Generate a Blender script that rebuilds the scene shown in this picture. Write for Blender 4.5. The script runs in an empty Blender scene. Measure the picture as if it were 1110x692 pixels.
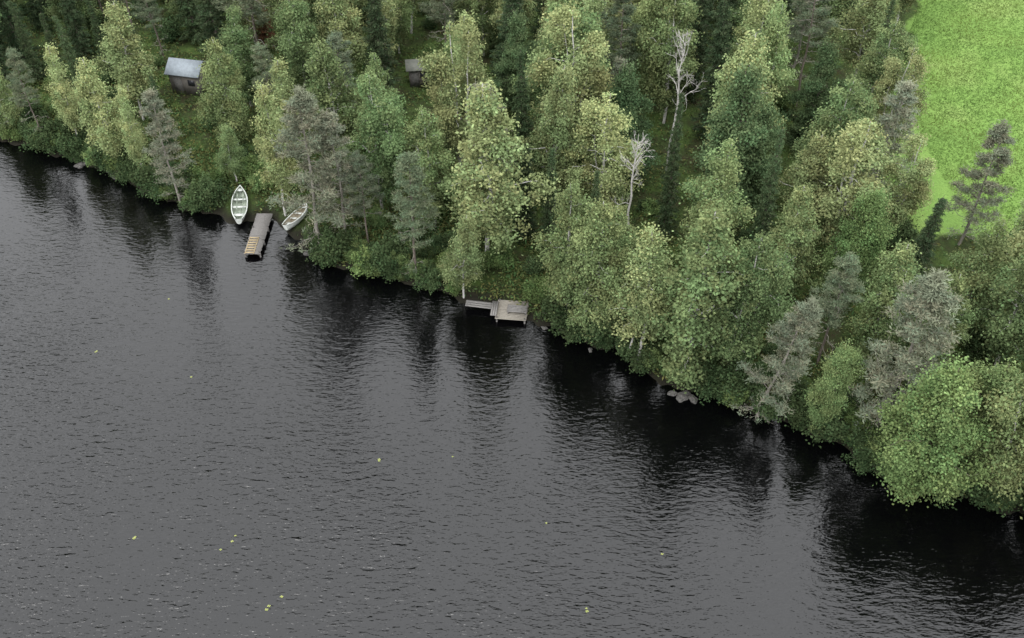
import bpy, math, random, bmesh
import numpy as np
from mathutils import Vector, noise as mnoise

random.seed(5)
scene = bpy.context.scene
CAM_H = 50.0; PITCH = math.radians(43); F = 1050.0
S, C_ = math.sin(PITCH), math.cos(PITCH)

def G(u, v):
    """survey: photo measurement -> position on the ground (metres)"""
    dx = (u-555)/F; dy = (v-346)/F
    t = CAM_H/(S+dy*C_)
    return (dx*t, (C_-dy*S)*t)
def height_for(y, vtop):
    k = (vtop-346)/F
    return CAM_H - y*(k*C_+S)/(C_-k*S)

# ------------------------------------------------------------------ shore
shore_px = [(-150,110),(0,152),(35,160),(75,172),(120,187),(148,203),(180,219),(210,228),(240,238),(256,243),(266,238),(295,238),(308,250),(325,258),(338,272),
 (355,285),(400,297),(450,308),(500,325),(535,332),(570,345),(620,366),(670,382),(700,405),(740,424),(780,430),
 (830,452),(880,468),(915,485),(940,512),(975,530),(1040,538),(1110,560),(1300,630)]
SH = np.array(sorted([G(*p) for p in shore_px]))
SH = np.vstack([[-900, 420], [-150,128], SH, [[60,22],[150,-10],[900,-300]]])
SH = SH[np.argsort(SH[:,0])]
def shore_y(x): return np.interp(x, SH[:,0], SH[:,1])
def sdist(x, y): return (y - shore_y(x))*0.88
def dshore(x, y): return sdist(x, y) + 0.25*np.sin(x*1.3)+0.15*np.sin(x*3.1+1)+.1*np.sin(x*7.3)
def terr(x, y):
    x = np.asarray(x, float); y = np.asarray(y, float)
    d = dshore(x, y)
    land = 0.35*(1-np.exp(-np.maximum(d,0)/1.3)) + 0.018*np.clip(d,0,120) + 0.10*np.sin(x*.35+y*.22)*np.clip(d/4,0,1) + 0.06*np.sin(x*.9-y*1.1)*np.clip(d/4,0,1)
    lake = np.maximum(-3.0, 0.30*d)
    return np.where(d > 0, land, lake)
MEADOW = np.array([G(*p) for p in [(1012,-60),(985,40),(955,110),(962,200),(1000,262),(1110,285),(1500,320)]]+[(160,60),(160,170),(75,170)])
def inpoly(x, y, P):
    x = np.asarray(x); y = np.asarray(y); c = np.zeros(x.shape, bool); n = len(P)
    for i in range(n):
        x1,y1 = P[i]; x2,y2 = P[(i+1)%n]
        if y1 == y2: continue
        cond = ((y1>y)!=(y2>y)) & (x < (x2-x1)*(y-y1)/(y2-y1)+x1)
        c ^= cond
    return c

# ------------------------------------------------------------------ materials
def newmat(name):
    m = bpy.data.materials.new(name); m.use_nodes = True
    nt = m.node_tree; nt.nodes.clear()
    out = nt.nodes.new('ShaderNodeOutputMaterial')
    return m, nt, out
def N(nt, t, **kw):
    n = nt.nodes.new(t)
    for k, v in kw.items():
        if k in n.inputs: n.inputs[k].default_value = v
        else: setattr(n, k, v)
    return n
def ramp(nt, stops):
    r = nt.nodes.new('ShaderNodeValToRGB'); cr = r.color_ramp
    while len(cr.elements) < len(stops): cr.elements.new(0.5)
    for e, (p, c) in zip(cr.elements, stops):
        e.position = p; e.color = (*c, 1) if len(c) == 3 else c
    return r

def leaf_material():
    m, nt, out = newmat("foliage"); L = nt.links.new
    a = N(nt, 'ShaderNodeAttribute', attribute_name='Col')
    oi = N(nt, 'ShaderNodeObjectInfo')
    mr = N(nt, 'ShaderNodeMapRange'); mr.inputs[3].default_value = 0.489; mr.inputs[4].default_value = 0.507
    L(oi.outputs['Random'], mr.inputs[0])
    mm = N(nt, 'ShaderNodeMath', operation='MULTIPLY'); mm.inputs[1].default_value = 7.31
    fr = N(nt, 'ShaderNodeMath', operation='FRACT')
    L(oi.outputs['Random'], mm.inputs[0]); L(mm.outputs[0], fr.inputs[0])
    mv = N(nt, 'ShaderNodeMapRange'); mv.inputs[3].default_value = 0.80; mv.inputs[4].default_value = 1.22
    L(fr.outputs[0], mv.inputs[0])
    h = N(nt, 'ShaderNodeHueSaturation', Saturation=.96)
    L(mr.outputs[0], h.inputs['Hue']); L(mv.outputs[0], h.inputs['Value']); L(a.outputs['Color'], h.inputs['Color'])
    p = N(nt, 'ShaderNodeBsdfDiffuse')
    t = N(nt, 'ShaderNodeBsdfTranslucent')
    mx = N(nt, 'ShaderNodeMixShader'); mx.inputs[0].default_value = 0.30
    L(h.outputs[0], p.inputs['Color']); L(h.outputs[0], t.inputs['Color'])
    L(p.outputs[0], mx.inputs[1]); L(t.outputs[0], mx.inputs[2]); L(mx.outputs[0], out.inputs[0])
    return m
def simple_noise_mat(name, stops, scale=5, stretch=(1,1,1), rough=0.8, bump=0.3, detail=6, dist=0.02):
    m, nt, out = newmat(name); L = nt.links.new
    tc = N(nt, 'ShaderNodeTexCoord'); mp = N(nt, 'ShaderNodeMapping'); mp.inputs['Scale'].default_value = stretch
    no = N(nt, 'ShaderNodeTexNoise', Scale=scale, Detail=detail, Roughness=0.65)
    L(tc.outputs['Object'], mp.inputs[0]); L(mp.outputs[0], no.inputs['Vector'])
    r = ramp(nt, stops); L(no.outputs['Fac'], r.inputs[0])
    p = N(nt, 'ShaderNodeBsdfPrincipled', Roughness=rough); p.inputs['Specular IOR Level'].default_value = 0.3
    L(r.outputs[0], p.inputs['Base Color'])
    b = N(nt, 'ShaderNodeBump', Strength=bump, Distance=dist); L(no.outputs['Fac'], b.inputs['Height']); L(b.outputs[0], p.inputs['Normal'])
    L(p.outputs[0], out.inputs[0]); return m

M_leaf = leaf_material()
M_birch = simple_noise_mat("birch_bark", [(0.36,(.04,.038,.035)),(0.43,(.36,.35,.32)),(1,(.5,.49,.46))], 3, (1.5,1.5,6), detail=3)
M_pine = simple_noise_mat("pine_bark", [(0.3,(.06,.05,.042)),(0.7,(.15,.125,.10))], 6, (2,2,.7), detail=3)
M_twig = simple_noise_mat("grey_twigs", [(0.3,(.13,.12,.10)),(0.7,(.26,.24,.205))], 6, (2,2,.7), detail=2, bump=0)
M_dead = simple_noise_mat("dead_wood", [(0.3,(.24,.23,.21)),(0.7,(.45,.43,.40))], 6, (2,2,.7), detail=3)
M_rock = simple_noise_mat("rock", [(0.3,(.025,.025,.022)),(0.55,(.07,.066,.06)),(0.8,(.13,.125,.12))], 2.5, rough=.85, bump=.6, dist=.05)
M_plank = simple_noise_mat("weathered_plank", [(0.3,(.08,.075,.07)),(0.7,(.18,.17,.16))], 3, (2,9,2))
M_plank_l = simple_noise_mat("pale_plank", [(0.3,(.13,.12,.10)),(0.7,(.24,.215,.18))], 3, (2,9,2))
M_plank_t = simple_noise_mat("tan_plank", [(0.3,(.20,.15,.085)),(0.7,(.31,.25,.15))], 3, (2,9,2))
M_white = simple_noise_mat("boat_paint", [(0.3,(.33,.35,.32)),(0.7,(.50,.51,.48))], 4, rough=.45, bump=.05)
M_inner = simple_noise_mat("boat_inside", [(0.3,(.16,.19,.15)),(0.7,(.25,.28,.22))], 4, rough=.6, bump=.1)
M_innert = simple_noise_mat("boat_inside_wood", [(0.3,(.18,.155,.11)),(0.7,(.29,.25,.18))], 4, rough=.6, bump=.1)
M_wall = simple_noise_mat("shed_boards", [(0.3,(.09,.08,.07)),(0.7,(.16,.145,.13))], 3, (12,12,1))
M_roofd = simple_noise_mat("roofing_felt", [(0.3,(.09,.095,.08)),(0.7,(.14,.14,.12))], 3)
M_roofl = simple_noise_mat("metal_roof", [(0.3,(.15,.17,.19)),(0.7,(.23,.26,.28))], 3, rough=.6)
M_glass = simple_noise_mat("window_glass", [(0.3,(.02,.02,.025)),(0.7,(.03,.03,.035))], 3, rough=.1, bump=0)
M_pad = simple_noise_mat("lily_leaf", [(0.3,(.14,.17,.04)),(0.7,(.28,.29,.08))], 2, rough=.4, bump=.1)

# ------------------------------------------------------------------ mesh builder
class MB:
    def __init__(s): s.v=[]; s.f=[]; s.m=[]; s.c=[]; s.n=0
    def add(s, v, f, mat, col):
        v = np.asarray(v, float).reshape(-1,3); f = np.asarray(f, int).reshape(-1,4)
        s.v.append(v); s.f.append(f+s.n); s.m.append(np.full(len(f), mat))
        col = np.asarray(col, float)
        if col.ndim == 1: col = np.tile(col, (len(v),1))
        s.c.append(col); s.n += len(v)
    def tube(s, pts, rad, seg=5, mat=0, col=(.3,.3,.3)):
        pts = np.asarray(pts, float); n = len(pts)
        d = np.gradient(pts, axis=0); d /= np.linalg.norm(d, axis=1)[:,None]+1e-9
        ref = np.array([0,0,1.]) if abs(d[0,2]) < .8 else np.array([1.,0,0])
        a = np.cross(d, ref); a /= np.linalg.norm(a, axis=1)[:,None]+1e-9
        b = np.cross(d, a)
        th = np.linspace(0, 2*np.pi, seg, endpoint=False)
        rad = np.asarray(rad)[:,None,None]
        ring = pts[:,None,:] + rad*(np.cos(th)[None,:,None]*a[:,None,:] + np.sin(th)[None,:,None]*b[:,None,:])
        f = []
        for i in range(n-1):
            for j in range(seg):
                k = (j+1)%seg
                f.append((i*seg+j, i*seg+k, (i+1)*seg+k, (i+1)*seg+j))
        s.add(ring.reshape(-1,3), f, mat, col)
    def leaves(s, P, l, w, col, rng, up=0.5, out=None, mat=1, axis=None):
        n = len(P)
        nr = rng.normal(size=(n,3)); nr[:,2] += up*1.5
        if out is not None: nr += out*1.0
        nr /= np.linalg.norm(nr, axis=1)[:,None]
        if axis is None: a = rng.normal(size=(n,3))
        else: a = axis + rng.normal(size=(n,3))*.35
        a -= (a*nr).sum(1)[:,None]*nr; a /= np.linalg.norm(a, axis=1)[:,None]+1e-9
        b = np.cross(nr, a)
        sc = rng.uniform(.7,1.3,(n,1))
        v = np.stack([P-a*l*sc, P+b*w*sc, P+a*l*sc, P-b*w*sc], 1)
        s.add(v.reshape(-1,3), np.arange(n*4).reshape(-1,4), mat, np.repeat(col, 4, axis=0))
    def build(s, name, mats):
        me = bpy.data.meshes.new(name)
        v = np.vstack(s.v); f = np.vstack(s.f); m = np.concatenate(s.m); c = np.vstack(s.c)
        me.vertices.add(len(v)); me.vertices.foreach_set('co', v.ravel())
        me.loops.add(f.size); me.loops.foreach_set('vertex_index', f.ravel().astype(np.int32))
        me.polygons.add(len(f)); me.polygons.foreach_set('loop_start', (np.arange(len(f))*4).astype(np.int32))
        for mt in mats: me.materials.append(mt)
        me.polygons.foreach_set('material_index', m.astype(np.int32))
        me.update(calc_edges=True)
        ca = me.color_attributes.new('Col', 'FLOAT_COLOR', 'POINT')
        ca.data.foreach_set('color', np.hstack([c, np.ones((len(c),1))]).ravel())
        return me
def link(name, me, loc=(0,0,0), rot=(0,0,0), sc=(1,1,1), parent=None):
    o = bpy.data.objects.new(name, me); o.location = loc; o.rotation_euler = rot; o.scale = sc
    scene.collection.objects.link(o)
    if parent: o.parent = parent
    return o

def clump_cols(rng, base, k, var=.25):
    c = np.array(base)[None,:]*rng.uniform(1-var, 1+var, (k,1))
    c[:,0] *= rng.uniform(.88,1.15,k)
    return c

def trunk_path(rng, H, wob=.25, n=9):
    z = np.linspace(0, H, n)
    x = np.cumsum(rng.normal(0, wob*.35, n)); y = np.cumsum(rng.normal(0, wob*.35, n)); x -= x[0]; y -= y[0]
    P = np.stack([x,y,z],1); P[0,2] = -.5
    return P
def at(P, z):
    return np.array([np.interp(z, P[:,2], P[:,0]), np.interp(z, P[:,2], P[:,1]), z])

def broadleaf(seed, H, R, cb, nl, base, droop=.5, rise=.6, leaf=(.105,.07), limbs=36, bark=M_birch, mode=.35, tip=.75, hang=.4, per=2.6, cs=(.15,.36), forks=0):
    """crown of separate leaf clumps carried on real limbs; widest at `mode`, tapering with power `tip`"""
    rng = np.random.default_rng(seed); mb = MB()
    T = trunk_path(rng, H*.97, .36)
    mb.tube(T, np.linspace(.16,.03,len(T))*H/15, 7, 0)
    stems=[T]
    for f in range(forks):
        T2=T.copy(); az=rng.uniform(0,6.28); g=np.clip((T[:,2]-H*.15)/(H*.85),0,1)**.8*R*.55
        T2[:,0]+=math.cos(az)*g; T2[:,1]+=math.sin(az)*g; T2=T2[1:]; T2[:,2]*=rng.uniform(.8,.95)
        mb.tube(T2,np.linspace(.11,.02,len(T2)),6,0); stems.append(T2)
    ph = rng.uniform(0, 6.28, 4)
    CC=[]; CD=[]; CW=[]
    for i in range(limbs):
        s_ = (i+rng.uniform(0,1))/limbs
        az = i*2.399 + rng.normal(0,.4)
        env = ((s_/mode)**.45 if s_<mode else ((1-s_)/(1-mode))**tip)
        r = R*env*(1+.25*math.sin(az*2+ph[0])+.25*math.sin(az*3+ph[1]+s_*6))*rng.uniform(.55,1.25)
        if forks: r*=.8
        r = max(r, .3)
        z0 = H*(cb+(1-cb)*s_*.95) - .35*r
        tt=stems[rng.integers(0,len(stems))]
        p0 = at(tt, min(max(z0, .8),tt[-1,2])); d = np.array([math.cos(az), math.sin(az), 0])
        k = np.linspace(0,1,6)[:,None]
        path = p0 + d*r*k + np.array([0,0,1])*r*(rise*k - droop*k**2.2)
        path[1:] += rng.normal(0,.06*r,(5,3))
        mb.tube(path, np.linspace(.018*r+.012,.008,6), 4, 0)
        m = int(2+r*per)
        side = np.array([-d[1], d[0], 0])
        for j in range(m):
            q = 1-.75*(j/max(m,1))*rng.uniform(.6,1.1)
            c = np.array([np.interp(q, k[:,0], path[:,a]) for a in range(3)])
            c += side*rng.normal(0,.26*r*(1.1-abs(q-.5))) + np.array([0,0,rng.normal(0,.18)])
            CC.append(c); CD.append(d*q); CW.append(rng.uniform(.3,1.7))
    for st in stems:
        for _ in range(4):
            CC.append(at(st,st[-1,2]*rng.uniform(.9,1.03))+rng.normal(0,.13,3)); CD.append(np.zeros(3)); CW.append(.4)
    CC = np.array(CC); CD = np.array(CD); K = len(CC); CW=np.array(CW)
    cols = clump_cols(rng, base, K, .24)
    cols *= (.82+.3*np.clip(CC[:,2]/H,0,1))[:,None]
    idx = rng.choice(K, nl, p=CW/CW.sum())
    szs = rng.uniform(cs[0],cs[1],K)*np.sqrt(CW+.3)
    off = rng.normal(size=(nl,3)); off *= (1/np.maximum(1,np.linalg.norm(off,axis=1)/2.2))[:,None]
    P = CC[idx] + off*szs[idx][:,None]*np.array([1.2,1.2,.7])
    tail = rng.uniform(size=nl)<.5
    P[:,2] -= np.where(tail, np.abs(rng.normal(0,hang,nl))*1.3, 0)
    stray = rng.uniform(size=nl)<.08
    P[stray] += rng.normal(0,.35,(int(stray.sum()),3))
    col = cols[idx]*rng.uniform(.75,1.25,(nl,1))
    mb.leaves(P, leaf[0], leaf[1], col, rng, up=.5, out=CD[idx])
    return mb.build("broadleaf_mesh", [bark, M_leaf])

def pine(seed, H, R, cb, nl, base, limbs=34, dead=10, bark=M_pine, topdens=1.0, twig=M_twig):
    rng = np.random.default_rng(seed); mb = MB()
    T = trunk_path(rng, H, .2)
    mb.tube(T, np.linspace(.15,.03,len(T))*H/14, 7, 0)
    CC=[]
    for i in range(limbs+dead):
        isdead = i >= limbs
        s_ = (i+.5)/limbs if not isdead else rng.uniform(-.5,.45)
        az = i*2.399+rng.normal(0,.4)
        r = R*(1-.8*max(s_,0)**1.5)*rng.uniform(.55,1.15)
        if isdead: r *= rng.uniform(.4,.85)
        z0 = max(1.2, H*(cb+(1-cb)*s_*.95))
        p0 = at(T, z0); d = np.array([math.cos(az), math.sin(az), 0]); side = np.array([-d[1],d[0],0])
        k = np.linspace(0,1,6)[:,None]
        path = p0+d*r*k+np.array([0,0,1])*r*((-.25 if isdead else .02)*k+(.05 if isdead else .28)*k**2)
        path[1:] += rng.normal(0,.04*r,(5,3))
        mb.tube(path, np.linspace(.035,.009,6), 4, 2)
        nsub = int(3+r*2.5)
        for j in range(nsub):
            q = rng.uniform(.35,1); c = np.array([np.interp(q,k[:,0],path[:,a]) for a in range(3)])
            dirv = d*.6+side*rng.choice([-1,1])*rng.uniform(.3,1)+np.array([0,0,rng.uniform(-.1,.4) if not isdead else rng.uniform(-.5,.2)])
            ln = rng.uniform(.35,.9)*(.45+.2*r)
            e = c+dirv*ln
            mb.tube([c,(c+e)/2+rng.normal(0,.04,3),e],[.012,.009,.005],3,2)
            if not isdead or rng.uniform()<.2:
                CC.append(e); CC.append(c*.45+e*.55)
    for _ in range(8): CC.append(at(T,H*rng.uniform(.92,1.0))+rng.normal(0,.15,3))
    CC = np.array(CC); K=len(CC); cols = clump_cols(rng, base, K, .22)
    w = (.3+np.clip(CC[:,2]/H,0,1)**2*topdens)*rng.uniform(.4,1.6,K); w/=w.sum()
    idx = rng.choice(K,nl,p=w)
    off = rng.normal(size=(nl,3)); off[:,2]*=.5; 
    P = CC[idx]+off*.19
    ax = off.copy(); ax[:,2]+=.7
    mb.leaves(P,.13,.03,cols[idx]*rng.uniform(.8,1.2,(nl,1)),rng,up=.5,axis=ax)
    return mb.build("pine_mesh",[bark,M_leaf,twig])

def spruce(seed,H,R,nl,base,cb=.06):
    rng=np.random.default_rng(seed); mb=MB()
    T=trunk_path(rng,H,.1); mb.tube(T,np.linspace(.16,.015,len(T))*H/15,6,0)
    z=H*cb; CC=[];AX=[]
    while z<H*.985:
        s_=(z/H); r0=R*(1-s_)**.8+.10
        nb=7 if s_<.8 else 5; ph=rng.uniform(0,6.28)
        for j in range(nb):
            az=ph+j*6.283/nb+rng.normal(0,.2); r=r0*rng.uniform(.55,1.15)
            d=np.array([math.cos(az),math.sin(az),0]); side=np.array([-d[1],d[0],0])
            k=np.linspace(0,1,5)[:,None]; p0=at(T,z)
            path=p0+d*r*k+np.array([0,0,1])*r*(-.45*k+.22*k**2)
            mb.tube(path,np.linspace(.025,.006,5),3,0)
            m=int(3+r*5)
            for q in rng.uniform(.12,1,m):
                c=np.array([np.interp(q,k[:,0],path[:,a]) for a in range(3)])
                c+=side*rng.normal(0,.15*r*(1.15-q)+.04); c[2]-=rng.uniform(0,.12)
                CC.append(c);AX.append(d)
        z+=rng.uniform(.42,.6)
    CC=np.array(CC);AX=np.array(AX);K=len(CC);cols=clump_cols(rng,base,K,.25)
    idx=rng.integers(0,K,nl)
    P=CC[idx]+rng.normal(size=(nl,3))*np.array([.12,.12,.07])
    ax=AX[idx].copy(); ax[:,2]-=.4
    mb.leaves(P,.13,.04,cols[idx]*rng.uniform(.8,1.2,(nl,1)),rng,up=.5,axis=ax)
    return mb.build("spruce_mesh",[M_pine,M_leaf])

def shrub(seed,H,R,nl,base):
    rng=np.random.default_rng(seed); mb=MB(); CC=[]
    for i in range(12):
        az=rng.uniform(0,6.28); r=R*rng.uniform(.2,1); h=H*rng.uniform(.5,1)*(1-.3*r/R)
        e=np.array([math.cos(az)*r,math.sin(az)*r,h]); mid=e*np.array([.4,.4,.6])
        mb.tube([[0,0,-.2],mid,e],[.03,.018,.008],4,0)
        for q in rng.uniform(.3,1,5):
            c=(mid*(1-(q-.5)*2)+e*(q-.5)*2) if q>.5 else mid*q*2
            CC.append(c+rng.normal(0,.2,3))
    CC=np.array(CC);K=len(CC);cols=clump_cols(rng,base,K,.25)
    idx=rng.integers(0,K,nl); P=CC[idx]+rng.normal(size=(nl,3))*.2; P[:,2]=np.abs(P[:,2])
    mb.leaves(P,.09,.06,cols[idx]*rng.uniform(.8,1.2,(nl,1)),rng,up=.6)
    return mb.build("shrub_mesh",[M_pine,M_leaf])

def snag(seed,H,R,mat=M_dead):
    rng=np.random.default_rng(seed); mb=MB()
    T=trunk_path(rng,H,.3); mb.tube(T,np.linspace(.17,.02,len(T)),7,0)
    def br(p,d,l,r,lev):
        k=5; pts=[p]; dd=d.copy()
        for _ in range(k):
            dd=dd+rng.normal(0,.16,3)+np.array([0,0,.06]); dd/=np.linalg.norm(dd); pts.append(pts[-1]+dd*l/k)
        mb.tube(pts,np.linspace(r,r*.3,k+1),4,0)
        if lev>0:
            for _ in range(4):
                q=pts[rng.integers(1,k+1)]; nd=dd+rng.normal(0,.6,3); nd/=np.linalg.norm(nd)
                br(q,nd,l*.5,r*.5,lev-1)
    for i in range(16):
        z=H*rng.uniform(.4,.97); az=i*2.4; d=np.array([math.cos(az),math.sin(az),rng.uniform(.5,1.2)]); d/=np.linalg.norm(d)
        br(at(T,z),d,R*rng.uniform(.6,1.1)*(1.3-z/H),.045,2)
    return mb.build("snag_mesh",[mat])

BC=(.160,.210,.086); BC2=(.205,.248,.106); BC3=(.115,.165,.068)
AL=dict(droop=.25,rise=.7,leaf=(.078,.058),hang=.3,bark=M_pine,mode=.4,tip=.6,cs=(.15,.34),per=3.4)
protos = {
 'birch_tree': [(broadleaf(1,15,2.9,.12,22000,BC,limbs=42),15),(broadleaf(2,15,2.5,.22,16000,BC2,limbs=34),15),
                (broadleaf(3,15,3.2,.14,24000,BC3,limbs=40,tip=.6,forks=1),15),(broadleaf(4,15,2.0,.24,12500,BC2,limbs=28,droop=.7,tip=.9),15),
                (broadleaf(5,15,2.8,.14,18500,BC,limbs=36,droop=.35,rise=.85,forks=1),15),
                (broadleaf(6,15,2.4,.26,15000,BC3,limbs=32,droop=.6,rise=.8,tip=.65),15),
                (broadleaf(7,15,3.0,.20,20000,BC2,limbs=36,tip=.55,forks=2),15)],
 'alder_tree': [(broadleaf(11,11,2.7,.08,36000,(.118,.182,.064),limbs=42,**AL),11),
                (broadleaf(12,11,2.4,.08,30000,(.138,.196,.076),limbs=38,forks=1,**AL),11)],
 'linden_tree': [(broadleaf(15,14,3.0,.08,32000,(.074,.118,.052),droop=.35,rise=.55,leaf=(.10,.08),hang=.15,bark=M_pine,mode=.4,tip=.5,limbs=46,per=3,cs=(.2,.4)),14)],
 'pine_tree': [(pine(21,14,2.5,.42,15000,(.122,.152,.090)),14),(pine(22,14,2.1,.34,16000,(.107,.138,.080),limbs=40),14),(pine(23,14,2.7,.46,17000,(.117,.143,.090)),14)],
 'withered_pine_tree': [(pine(25,13,2.1,.22,12000,(.178,.195,.134),limbs=34,dead=18,bark=M_twig,topdens=1.3),13),
                        (pine(26,13,2.4,.22,16500,(.162,.182,.122),limbs=40,dead=16,bark=M_twig,topdens=1.2),13)],
 'spruce_tree': [(spruce(31,15,2.1,20000,(.050,.078,.038)),15),(spruce(32,15,1.7,17000,(.066,.100,.046)),15)],
 'shrub': [(shrub(41,2.4,1.5,3600,(.088,.138,.046)),2.4),(shrub(42,1.8,1.3,2800,(.050,.082,.034)),1.8),(shrub(43,3.2,1.5,4600,(.11,.165,.06)),3.2)],
 'dead_tree': [(snag(51,11,3.0),11),(snag(52,10,2.4),10)],
}
brown = spruce(33,13,1.6,14000,(.16,.085,.045))
placed=[]
def plant(kind, x, y, h, idx=None, width=1.0, lean=(0,0), rz=None):
    L=protos[kind]; i=random.randrange(len(L)) if idx is None else idx
    me,hp=L[i]; s=h/hp
    z=float(terr(x,y))-.05
    o=link(kind,me,(x,y,z),(lean[0],lean[1],random.uniform(0,6.28) if rz is None else rz),(s*width,s*width,s))
    placed.append((x,y)); return o

KEY=[ # kind, base u,v , top v, proto, width
 ('pine_tree',50,158,55,0,.8),('birch_tree',130,186,60,1,.95),('birch_tree',88,160,50,3,.9),('withered_pine_tree',196,221,98,0,1.0),
 ('birch_tree',158,195,95,3,.8),('birch_tree',310,236,92,3,.85),('withered_pine_tree',350,268,98,1,1.05),('withered_pine_tree',376,262,125,0,1.0),
 ('birch_tree',258,205,140,5,1.1),('birch_tree',260,165,45,0,.95),('pine_tree',452,303,168,1,1.0),('birch_tree',503,324,225,1,.95),
 ('birch_tree',528,285,90,1,1.2),('birch_tree',415,230,75,2,.9),('birch_tree',612,348,200,4,1.0),('birch_tree',645,368,215,0,1.0),
 ('birch_tree',692,395,245,3,1.1),('birch_tree',742,414,228,0,1.15),('birch_tree',785,405,250,2,.9),('withered_pine_tree',822,452,322,1,1.0),
 ('withered_pine_tree',948,470,298,1,1.1),('alder_tree',985,538,400,0,1.0),('birch_tree',1072,548,375,4,.9),('alder_tree',1035,520,395,1,.9),('birch_tree',1130,560,370,0,1.0),
 ('birch_tree',650,250,100,6,1.1),('spruce_tree',718,262,105,1,.7),('dead_tree',722,195,48,0,.75),('linden_tree',785,245,82,0,.95),
 ('birch_tree',836,345,205,0,.95),('birch_tree',900,290,135,6,1.25),('birch_tree',860,270,150,1,1.1),('birch_tree',938,400,270,0,1.05),('birch_tree',1030,375,240,4,1.0),
 ('withered_pine_tree',1035,275,145,1,1.05),('birch_tree',1090,325,192,1,1.0),('dead_tree',678,280,150,1,.75),
 ('spruce_tree',165,110,30,0,.9),('spruce_tree',80,118,18,1,.9),('spruce_tree',15,110,12,0,.9),('spruce_tree',120,80,-5,1,.9),('spruce_tree',45,95,5,1,.9),
 ('spruce_tree',595,280,165,1,.9),('spruce_tree',570,265,160,0,.9),('birch_tree',15,150,55,0,.8),('linden_tree',870,175,55,0,.8),
 ('birch_tree',600,160,-5,2,1.0),('birch_tree',700,120,-20,0,1.0),('birch_tree',810,130,-10,6,1.1),('birch_tree',505,170,20,3,1.0),
 ('birch_tree',370,190,50,5,1.1),('birch_tree',925,160,30,2,1.0),('alder_tree',885,466,370,1,.75),('birch_tree',985,440,300,0,.85),
 ('pine_tree',885,400,280,0,1.0),('spruce_tree',640,290,190,1,.9),('pine_tree',400,270,170,2,.9),
]
for k,u,v,vt,i,w in KEY:
    x,y=G(u,v); h=height_for(y,vt)
    lean=(0,0)
    if (u,v)==(822,452): lean=(math.radians(-4),math.radians(6))
    if (u,v)==(503,324): lean=(math.radians(5),0)
    plant(k,x,y,h,i,w,lean)
mb=MB(); mb.tube([[0,0,-.4],[.05,-.3,1.2],[.12,-.7,2.6]],[.11,.09,.06],6,0)
x,y=G(680,388); link('birch_stump',mb.build('birch_stump_mesh',[M_birch]),(x,y,.1))

# clearings (world circles)
CLR=[]
for u,v,r in [(453,92,2.7),(455,115,2.8),(455,138,2.7),(455,160,2.4),(455,182,2.2),(456,203,2.0),(212,95,3.0),(213,115,3.0),(214,135,2.9),(214,155,2.6),(214,175,2.4),(214,193,2.0),(279,240,3.4),(325,245,3.2),(258,232,3.0),(545,325,3.0),(515,322,1.8),(565,330,1.6),(300,235,2.6)]:
    CLR.append((*G(u,v),r))
PX=np.array(placed)
rr=random.Random(11)
TREE_EX=np.array([G(*p) for p in [(1008,-60),(978,60),(942,140),(955,215),(985,330),(1110,360),(1500,400)]]+[(160,50),(160,175),(73,175)])
for _ in range(8000):
    x=rr.uniform(-70,72); y=rr.uniform(20,122)
    d=float(sdist(x,y))
    if d<1.5: continue
    if inpoly(np.array([x]),np.array([y]),TREE_EX)[0]: continue
    if any((x-a)**2+(y-b)**2<r*r for a,b,r in CLR): continue
    md=4.0
    if np.min((PX[:,0]-x)**2+(PX[:,1]-y)**2)<md*md: continue
    PX=np.vstack([PX,[x,y]])
    dark = (x<-20 and y>84)
    q=rr.random()
    if dark: kind='spruce_tree' if q<.50 else ('pine_tree' if q<.63 else 'birch_tree')
    else: kind='birch_tree' if q<.56 else('pine_tree' if q<.68 else('spruce_tree' if q<.89 else('alder_tree' if q<.92 else ('linden_tree' if q<.95 else 'withered_pine_tree'))))
    h={'birch_tree':13.5,'pine_tree':13,'spruce_tree':13.5,'alder_tree':9,'withered_pine_tree':12,'linden_tree':12}[kind]*rr.uniform(.70,1.15)
    if d<6: h*=rr.uniform(.6,.9)
    plant(kind,x,y,h,None,rr.uniform(.85,1.15),(rr.gauss(0,.03),rr.gauss(0,.03)))
x,y=G(287,60)
link('dead_brown_spruce_tree',brown,(x,y,float(terr(x,y))))
for _ in range(640):
    x=rr.uniform(-62,62); d=(rr.expovariate(1/2.0)+.1) if rr.random()<.65 else rr.uniform(0,45)
    y=float(shore_y(x))+d/.88
    if y>112 or inpoly(np.array([x]),np.array([y]),MEADOW)[0]: continue
    if any((x-a)**2+(y-b)**2<r*r*.8 for a,b,r in CLR): continue
    plant('shrub',x,y,rr.uniform(.9,2.4),1 if (d<2 and rr.random()<.45) else None,1.0)

# ------------------------------------------------------------------ ground
def axis_pts(lo,hi,step,far):
    mid=np.arange(lo,hi+step,step); out=[];d=step*2;p=hi
    while p<far: p+=d; d*=1.35; out.append(p)
    lowp=[];d=step*2;p=lo
    while p>-far: p-=d; d*=1.35; lowp.append(p)
    return np.concatenate([lowp[::-1],mid,out])
def grid_faces(nx,ny):
    I=np.arange(nx*ny).reshape(ny,nx)
    return np.stack([I[:-1,:-1],I[:-1,1:],I[1:,1:],I[1:,:-1]],-1).reshape(-1,4)
gx=axis_pts(-70,75,.5,2500); gy=axis_pts(15,135,.5,2500)
X,Y=np.meshgrid(gx,gy); Z=terr(X,Y)
rg=np.random.default_rng(3); Z=Z+np.where(Z>0.05,rg.normal(0,.03,Z.shape),0)
mead=inpoly(X+.8*np.sin(Y*.9),Y+.8*np.sin(X*.8),MEADOW).astype(float)
wet=np.clip(1.5-dshore(X,Y)*.9,0,1)
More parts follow.
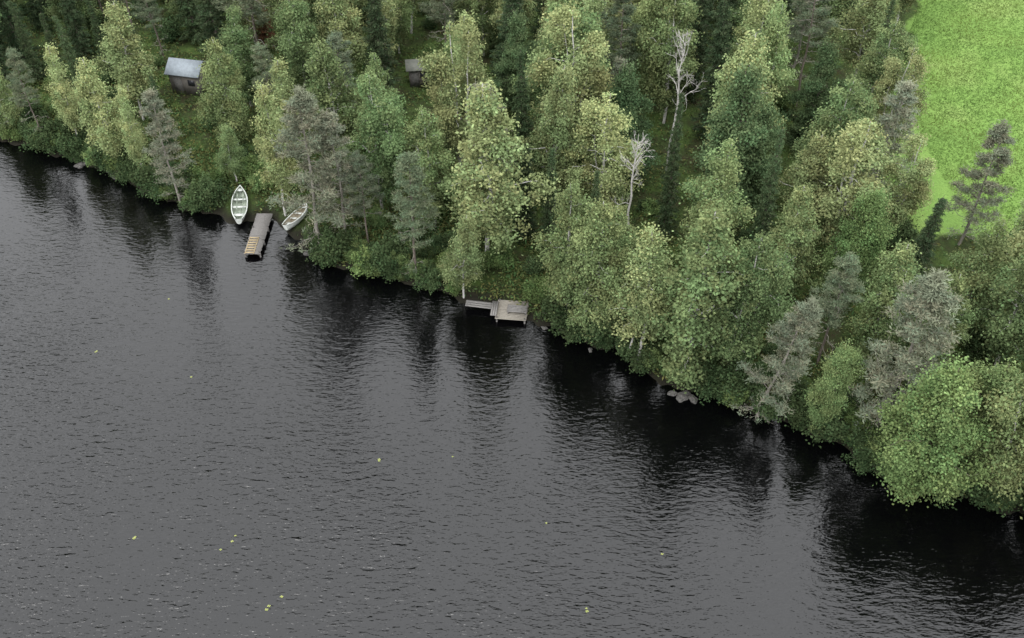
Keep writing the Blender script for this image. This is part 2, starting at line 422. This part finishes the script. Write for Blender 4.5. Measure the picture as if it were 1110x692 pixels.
mb=MB(); mb.add(np.stack([X,Y,Z],-1).reshape(-1,3),grid_faces(len(gx),len(gy)),0,np.stack([mead,wet,mead*0],-1).reshape(-1,3))
m,nt,out=newmat("forest_floor_and_meadow");L=nt.links.new
tc=N(nt,'ShaderNodeTexCoord'); n1=N(nt,'ShaderNodeTexNoise',Scale=.45,Detail=8,Roughness=.7); n2=N(nt,'ShaderNodeTexNoise',Scale=6,Detail=6,Roughness=.7); n3=N(nt,'ShaderNodeTexNoise',Scale=.12,Detail=5,Roughness=.6)
for n_ in(n1,n2,n3): L(tc.outputs['Object'],n_.inputs['Vector'])
r1=ramp(nt,[(.3,(.035,.026,.016)),(.48,(.03,.042,.014)),(.62,(.05,.08,.02)),(.8,(.07,.10,.03))]); L(n1.outputs['Fac'],r1.inputs[0])
r3=ramp(nt,[(.3,(.10,.175,.042)),(.5,(.12,.20,.046)),(.7,(.16,.222,.065))]); L(n3.outputs['Fac'],r3.inputs[0])
r2=ramp(nt,[(.3,(.65,.65,.65)),(.7,(1.2,1.2,1.2))]); L(n2.outputs['Fac'],r2.inputs[0])
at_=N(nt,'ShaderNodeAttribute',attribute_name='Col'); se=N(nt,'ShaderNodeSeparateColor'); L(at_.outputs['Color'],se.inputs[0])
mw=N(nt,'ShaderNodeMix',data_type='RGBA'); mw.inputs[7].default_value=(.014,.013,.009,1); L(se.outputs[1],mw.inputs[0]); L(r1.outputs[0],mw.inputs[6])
mx=N(nt,'ShaderNodeMix',data_type='RGBA'); L(se.outputs[0],mx.inputs[0]); L(mw.outputs[2],mx.inputs[6]); L(r3.outputs[0],mx.inputs[7])
ml=N(nt,'ShaderNodeMix',data_type='RGBA',blend_type='MULTIPLY'); ml.inputs[0].default_value=1; L(mx.outputs[2],ml.inputs[6]); L(r2.outputs[0],ml.inputs[7])
p=N(nt,'ShaderNodeBsdfPrincipled',Roughness=.95); p.inputs['Specular IOR Level'].default_value=.1
L(ml.outputs[2],p.inputs['Base Color']); b=N(nt,'ShaderNodeBump',Strength=.5,Distance=.1); L(n2.outputs['Fac'],b.inputs['Height']); L(b.outputs[0],p.inputs['Normal']); L(p.outputs[0],out.inputs[0])
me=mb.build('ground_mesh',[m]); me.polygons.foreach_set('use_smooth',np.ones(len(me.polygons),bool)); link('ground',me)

rng=np.random.default_rng(9)
n=240000; x=rng.uniform(-60,66,n); y=shore_y(x)+rng.exponential(24,n)*rng.choice([1,.4],n)
dens=np.sin(x*1.1+np.sin(y*.7)*2)+np.sin(y*1.3+np.sin(x*.9)*2)+rng.normal(0,.8,n)
dd_=dshore(x,y)
k=(dens>-.6)&(~inpoly(x,y,MEADOW))&(y<120)&(dd_>.25)&(rng.uniform(size=n)<np.clip(dd_/2.5,.25,1))
for (a,b_,r) in [(*G(259,226),1.6),(*G(260,238),1.3),(*G(324,240),2.0),(*G(290,245),1.6)]: k&=((x-a)**2+(y-b_)**2>r*r)
x=x[k];y=y[k];n=len(x)
z=terr(x,y)+rng.uniform(.03,.45,n)
mb=MB(); c=np.array([.072,.108,.037])[None]*rng.uniform(.4,1.4,(n,1)); c[:,0]*=rng.uniform(.7,1.6,n)
mb.leaves(np.stack([x,y,z],1),.16,.06,c,rng,up=.5,mat=0); link('undergrowth',mb.build('undergrowth_mesh',[M_leaf]))
n=150000; x=rng.uniform(38,75,n); y=rng.uniform(62,125,n); k=inpoly(x,y,MEADOW); x=x[k];y=y[k];n=len(x)
cl=.92+.16*np.sin(x*.35+2*np.sin(y*.2))*np.sin(y*.28)+.07*np.sin(x*1.7+y*.9)
z=terr(x,y)+rng.uniform(.0,.14,n); mb=MB(); c=np.array([.122,.198,.044])[None]*(cl*rng.uniform(.85,1.15,n))[:,None]
c[:,0]*=1+.25*np.sin(x*.5+np.sin(y*.4)*2)*.5
mb.leaves(np.stack([x,y,z],1),.10,.03,c,rng,up=1.2,mat=0); link('meadow_grass',mb.build('meadow_grass_mesh',[M_leaf]))

# ------------------------------------------------------------------ water (calmer in the lee of the bank)
wx=axis_pts(-90,75,1.5,2500); wy=axis_pts(-10,110,1.5,2500)
X,Y=np.meshgrid(wx,wy); dw=-sdist(X,Y)+1.5*np.sin(X*.31)+1.0*np.sin(X*.83+Y*.4); amp=np.clip(.20+.10*np.clip(dw/9,0,1)+np.clip(dw-9,0,None)*.065,.20,1.15)
mb=MB(); mb.add(np.stack([X,Y,X*0],-1).reshape(-1,3),grid_faces(len(wx),len(wy)),0,np.stack([amp,amp,amp],-1).reshape(-1,3))
m,nt,out=newmat("lake_water");L=nt.links.new
tc=N(nt,'ShaderNodeTexCoord')
def nz(scale,rot,st,det=3,rough=.55,dist=0.3):
    mp=N(nt,'ShaderNodeMapping'); mp.inputs['Rotation'].default_value=(0,0,math.radians(rot)); mp.inputs['Scale'].default_value=st
    n_=N(nt,'ShaderNodeTexNoise',Scale=scale,Detail=det,Roughness=rough,Distortion=dist); L(tc.outputs['Object'],mp.inputs[0]); L(mp.outputs[0],n_.inputs['Vector']); return n_
a=nz(1.8,52,(.55,1.5,1),2); bb=nz(4.5,44,(.5,1.5,1),2); cc=nz(.07,10,(1,1,1),3); dd=nz(2.4,-8,(.6,1.5,1),1)
mr=N(nt,'ShaderNodeMapRange'); mr.inputs[1].default_value=.35; mr.inputs[2].default_value=.65; mr.inputs[3].default_value=.75; mr.inputs[4].default_value=1.3; L(cc.outputs['Fac'],mr.inputs[0])
s0=N(nt,'ShaderNodeMath',operation='MULTIPLY'); s0.inputs[1].default_value=.05; L(dd.outputs['Fac'],s0.inputs[0])
s1=N(nt,'ShaderNodeMath',operation='MULTIPLY_ADD'); s1.inputs[1].default_value=.13; L(a.outputs['Fac'],s1.inputs[0]); L(s0.outputs[0],s1.inputs[2])
s2=N(nt,'ShaderNodeMath',operation='MULTIPLY_ADD'); s2.inputs[1].default_value=.06; L(bb.outputs['Fac'],s2.inputs[0]); L(s1.outputs[0],s2.inputs[2])
s3=N(nt,'ShaderNodeMath',operation='MULTIPLY'); L(s2.outputs[0],s3.inputs[0]); L(mr.outputs[0],s3.inputs[1])
wa=N(nt,'ShaderNodeAttribute',attribute_name='Col')
s4=N(nt,'ShaderNodeMath',operation='MULTIPLY'); L(s3.outputs[0],s4.inputs[0]); L(wa.outputs['Fac'],s4.inputs[1])
b=N(nt,'ShaderNodeBump',Strength=1.0,Distance=1.0); L(s4.outputs[0],b.inputs['Height'])
p=N(nt,'ShaderNodeBsdfPrincipled',Roughness=.03,IOR=1.43); p.inputs['Base Color'].default_value=(.0008,.0008,.0010,1)
L(b.outputs[0],p.inputs['Normal']); L(p.outputs[0],out.inputs[0])
link('lake_water',mb.build('lake_mesh',[m]))

# ------------------------------------------------------------------ small objects
def box(mb,cx,cy,cz,sx,sy,sz,mat,rz=0):
    v=np.array([[i,j,k] for k in(-.5,.5) for j in(-.5,.5) for i in(-.5,.5)])*[sx,sy,sz]
    c,s=math.cos(rz),math.sin(rz); v=np.stack([v[:,0]*c-v[:,1]*s,v[:,0]*s+v[:,1]*c,v[:,2]],1)+[cx,cy,cz]
    f=[[0,2,3,1],[4,5,7,6],[0,1,5,4],[2,6,7,3],[0,4,6,2],[1,3,7,5]]
    mb.add(v,f,mat,(1,1,1))
def empty(name,loc,rz=0):
    e=bpy.data.objects.new(name,None); e.location=loc; e.rotation_euler=(0,0,rz); scene.collection.objects.link(e); return e
# dock 1
fx,fy=G(288,236); nx_,ny_=G(274,280); L1=math.hypot(nx_-fx,ny_-fy); rz=math.atan2(ny_-fy,nx_-fx)
e=empty('wooden_jetty',(fx,fy,.42),rz); W=1.35
mb=MB(); np_=int(L1/.15)
for i in range(np_): box(mb,(i+.5)*L1/np_,random.uniform(-.02,.02),random.uniform(-.008,.008),L1/np_-.02,W+random.uniform(-.04,.04),.035,0)
link('deck_planks',mb.build('jm',[M_plank]),parent=e)
mb=MB()
for yy in(-.5,.5): box(mb,L1/2,yy,-.1,L1-.1,.1,.14,0)
for xx in(L1*.35,L1*.68,L1-.15):
    for yy in(-.62,.62): mb.tube([[xx,yy,-1.6],[xx,yy,.12]],[.07,.07],8,0)
link('beams_and_posts',mb.build('jm2',[M_plank]),parent=e)
mb=MB()
for i in range(7): box(mb,L1-2.05+i*.32,-.20,.075,.14,.78,.03,0)
for yy in(-.55,.15): box(mb,L1-1.1,yy,.042,2.2,.07,.035,0)
link('duckboard',mb.build('jm3',[M_plank_t]),parent=e)
# dock 2
gx_,gy_=G(553,340)
e=empty('wooden_platform_jetty',(gx_,gy_,.40),math.radians(-6))
mb=MB()
for i in range(14): box(mb,.15+random.uniform(-.03,.03),-1.05+i*.155,random.uniform(-.006,.006),2.35,.135,.035,0)
link('deck_planks',mb.build('pm',[M_plank_l]),parent=e)
mb=MB()
for i in range(5): box(mb,.55,-.45+i*.16,.26,1.5,.14,.035,0)
for xx in(-.1,1.2): box(mb,xx,-.13,.13,.1,.75,.2,0)
for i in range(3): box(mb,-1.35+i*.16,-.1,.10,.14,1.6,.035,0)
link('bench_step',mb.build('pm2',[M_plank]),parent=e)
mb=MB()
for xx in(-.9,1.2):
    for yy in(-1.0,1.0): mb.tube([[xx,yy,-1.5],[xx,yy,.08]],[.07,.07],8,0)
    box(mb,xx,-.05,-.09,.1,2.1,.12,0)
link('beams_and_posts',mb.build('pm3',[M_plank]),parent=e)
mb=MB()
for i in range(3): box(mb,-2.25,.05+i*.24,.03,2.4,.21,.04,0,rz=math.radians(-4))
link('gangway_boards',mb.build('pm4',[M_plank]),parent=e)

def boat(Lb,Wb,inner,seed):
    st=22; sec=9
    mb=MB()
    def shell(off,mat):
        V=[]
        for i in range(st):
            s=-1+2*i/(st-1)
            if s>0: hw=(1-s**2.4)
            else: hw=1-.62*(-s)**2.6
            hw=max(hw*Wb/2-off,.012); dep=.50+.16*abs(s)**2.2
            keel=.10*abs(s)**3 + (.22*max(0,s-.75)/.25)
            for j in range(sec):
                a=-math.pi/2+math.pi*j/(sec-1)
                yy=hw*np.sign(math.sin(a))*abs(math.sin(a))**.75
                zz=keel+off+(dep-keel-off)*(1-abs(math.cos(a))**.7)
                V.append([s*(Lb/2-off),yy,zz])
        F_=[]
        for i in range(st-1):
            for j in range(sec-1): F_.append((i*sec+j,i*sec+j+1,(i+1)*sec+j+1,(i+1)*sec+j))
        mb.add(V,F_,mat,(1,1,1)); return np.array(V).reshape(st,sec,3)
    A=shell(0,0); B=shell(.035,1)
    for side in(0,-1):
        mb.tube(A[:,side]+[0,0,.01],np.full(st,.05),6,0)
    tr=A[0]
    for j in range(sec-1):
        mb.add([tr[j],tr[j+1],[tr[j+1][0],tr[j+1][1]*.98,tr[0][2]],[tr[j][0],tr[j][1]*.98,tr[0][2]]],[[0,1,2,3]],0,(1,1,1))
    for xx,wd in((-.62,.30),(-.15,.22),(.30,.22)):
        hw=Wb*(.5*(1-(abs(xx)**2.5)*.6))-.05; box(mb,xx*Lb/2,0,.40,wd,hw*2,.03,0)
    box(mb,.83*Lb/2,0,.52,.45,Wb*.30,.02,0)
    box(mb,0,0,.07,Lb*.6,.3,.02,2)
    for yy in(-.3,.25):
        mb.tube([[-1.2,yy,.47],[1.0,yy*.9,.45]],[.022,.02],6,2); box(mb,1.25,yy*.88,.455,.5,.12,.02,2)
    return mb.build('boat_mesh',[M_white,inner,inner])
def place_boat(tip,stern,z,Wb,inner,tilt,roll):
    a=G(*tip); b_=G(*stern); Lb=math.hypot(a[0]-b_[0],a[1]-b_[1]); rz=math.atan2(a[1]-b_[1],a[0]-b_[0])
    cx,cy=(a[0]+b_[0])/2,(a[1]+b_[1])/2
    z=max(float(terr(cx,cy)),float(terr(*a))-.25,0)+z
    link('rowing_boat',boat(Lb,Wb,inner,1),(cx,cy,z),(roll,tilt,rz))
place_boat((262,212),(260,246),.02,1.3,M_inner,math.radians(-3),math.radians(5))
place_boat((336,232),(312,254),.02,1.2,M_innert,math.radians(-3),math.radians(-14))

def shed(name,u,v,w,dp,hw,hr,roof,rz):
    x,y=G(u,v); e=empty(name,(x,y,float(terr(x,y))-.05),rz)
    mb=MB(); box(mb,0,0,hw/2,w,dp,hw,0)
    mb.add([[-w/2,-dp/2,hw],[-w/2,dp/2,hw],[-w/2,0,hw+hr],[-w/2,0,hw+hr],[w/2,-dp/2,hw],[w/2,dp/2,hw],[w/2,0,hw+hr],[w/2,0,hw+hr]],[[0,1,2,3],[5,4,6,7]],0,(1,1,1))
    link('walls',mb.build('sw',[M_wall]),parent=e)
    mb=MB(); o=.3
    for s in(-1,1):
        y1=s*(dp/2+o); z1=hw-hr*o/(dp/2)
        V=[[-w/2-o,0,hw+hr+.03],[w/2+o,0,hw+hr+.03],[w/2+o,y1,z1+.03],[-w/2-o,y1,z1+.03]]
        V+= [[a,b,c+.08] for a,b,c in V]
        mb.add(V,[[0,1,2,3],[4,7,6,5],[0,4,5,1],[1,5,6,2],[2,6,7,3],[3,7,4,0]],0,(1,1,1))
    link('roof',mb.build('sr',[roof]),parent=e)
    mb=MB(); box(mb,-w*.22,-dp/2-.02,1.0,.8,.05,1.9,0); link('door',mb.build('sd',[M_plank]),parent=e)
    mb=MB(); box(mb,w*.25,-dp/2-.02,1.35,.7,.05,.6,0); link('window',mb.build('sg',[M_glass]),parent=e)
shed('wooden_shed',455,98,1.9,1.8,2.1,.45,M_roofd,math.radians(8))
shed('cabin',211,103,3.0,2.5,2.3,.8,M_roofl,math.radians(-12))

def rock(u,v,r,seed):
    x,y=G(u,v)
    bm=bmesh.new(); bmesh.ops.create_icosphere(bm,subdivisions=3,radius=1)
    for vv in bm.verts:
        n_=mnoise.noise(vv.co*1.3+Vector((seed*3.1,0,0))); n2_=mnoise.noise(vv.co*3.5+Vector((seed,5,0)))
        vv.co*= 1+.45*n_+.12*n2_
    me=bpy.data.meshes.new('rock'); bm.to_mesh(me); bm.free(); me.materials.append(M_rock)
    link('shoreline_rock',me,(x,y,.02),(0,0,seed),(r*1.2,r*.8,r*.45))
for i,(u,v,r) in enumerate([(88,179,.5),(126,188,.75),(121,186,.4),(740,430,.5),(751,433,.35),(729,427,.3),(337,274,.5),(348,279,.35),(590,356,.2),(800,440,.25),(640,380,.2)]):
    rock(u,v,r,i+1)

mb=MB()
for (u,v,nn) in [(183,323,1),(102,381,2),(410,500,2),(493,498,1),(147,584,2),(252,583,2),(290,663,2),(305,648,1),(635,663,2),(592,570,1),(715,600,1),(238,594,1),(205,412,1)]:
    x,y=G(u,v)
    for _ in range(nn):
        cx=x+random.gauss(0,.13); cy=y+random.gauss(0,.13); r=random.uniform(.07,.11); a0=random.uniform(0,6.28)
        z0=.012+random.uniform(0,.006)
        for q in range(4):
            t=[a0+q*1.45+j*.48 for j in range(4)]
            mb.add([[cx,cy,z0]]+[[cx+r*math.cos(k_),cy+r*math.sin(k_)*.8,z0+.006] for k_ in t[:3]],[[0,1,2,3]],0,(1,1,1))
link('lily_leaves',mb.build('lily_mesh',[M_pad]))

# ------------------------------------------------------------------ camera, light
cd=bpy.data.cameras.new('camera'); cam=bpy.data.objects.new('camera',cd); scene.collection.objects.link(cam)
cam.location=(0,0,CAM_H); cam.rotation_euler=(math.pi/2-PITCH,0,0); cd.sensor_width=36; cd.lens=36*F/1110; cd.clip_end=6000; cd.clip_start=.5
scene.camera=cam
w=bpy.data.worlds.new("World"); scene.world=w; w.use_nodes=True; nt=w.node_tree; nt.nodes.clear(); L=nt.links.new
out=nt.nodes.new('ShaderNodeOutputWorld'); bg=nt.nodes.new('ShaderNodeBackground'); bg.inputs[1].default_value=.12
sky=nt.nodes.new('ShaderNodeTexSky'); sky.sky_type='NISHITA'; sky.sun_disc=False
EL=math.radians(52); AZ=math.radians(205)
sky.sun_elevation=EL; sky.sun_rotation=AZ
hs=N(nt,'ShaderNodeHueSaturation',Saturation=.3,Value=1.0); L(sky.outputs[0],hs.inputs['Color'])
tc=N(nt,'ShaderNodeTexCoord'); sp=N(nt,'ShaderNodeSeparateXYZ'); L(tc.outputs['Generated'],sp.inputs[0])
cl=N(nt,'ShaderNodeMath',operation='MAXIMUM'); cl.inputs[1].default_value=0; L(sp.outputs['Z'],cl.inputs[0])
rp=ramp(nt,[(0,(.38,.385,.395)),(.35,(.59,.60,.615)),(.7,(.86,.872,.89)),(1,(.98,1,1.02))]); L(cl.outputs[0],rp.inputs[0])
no=N(nt,'ShaderNodeTexNoise',Scale=3.0,Detail=5); L(tc.outputs['Generated'],no.inputs['Vector'])
r2=ramp(nt,[(.3,(.85,.85,.85)),(.7,(1.12,1.12,1.12))]); L(no.outputs['Fac'],r2.inputs[0])
m1=N(nt,'ShaderNodeMix',data_type='RGBA',blend_type='MULTIPLY'); m1.inputs[0].default_value=1; L(rp.outputs[0],m1.inputs[6]); L(r2.outputs[0],m1.inputs[7])
vs=N(nt,'ShaderNodeVectorMath',operation='SCALE'); vs.inputs['Scale'].default_value=43; L(m1.outputs[2],vs.inputs[0])
m2=N(nt,'ShaderNodeMix',data_type='RGBA'); m2.inputs[0].default_value=.85; L(hs.outputs[0],m2.inputs[6]); L(vs.outputs[0],m2.inputs[7])
L(m2.outputs[2],bg.inputs[0]); L(bg.outputs[0],out.inputs[0])
sd=bpy.data.lights.new('sun','SUN'); sd.energy=1.0; sd.angle=math.radians(18); sd.color=(1,.98,.95)
so=bpy.data.objects.new('sun',sd); scene.collection.objects.link(so)
dirv=Vector((math.sin(AZ)*math.cos(EL),math.cos(AZ)*math.cos(EL),math.sin(EL)))
so.rotation_euler=dirv.to_track_quat('Z','Y').to_euler()
scene.view_settings.view_transform='Standard'; scene.view_settings.look='None'; scene.view_settings.exposure=0
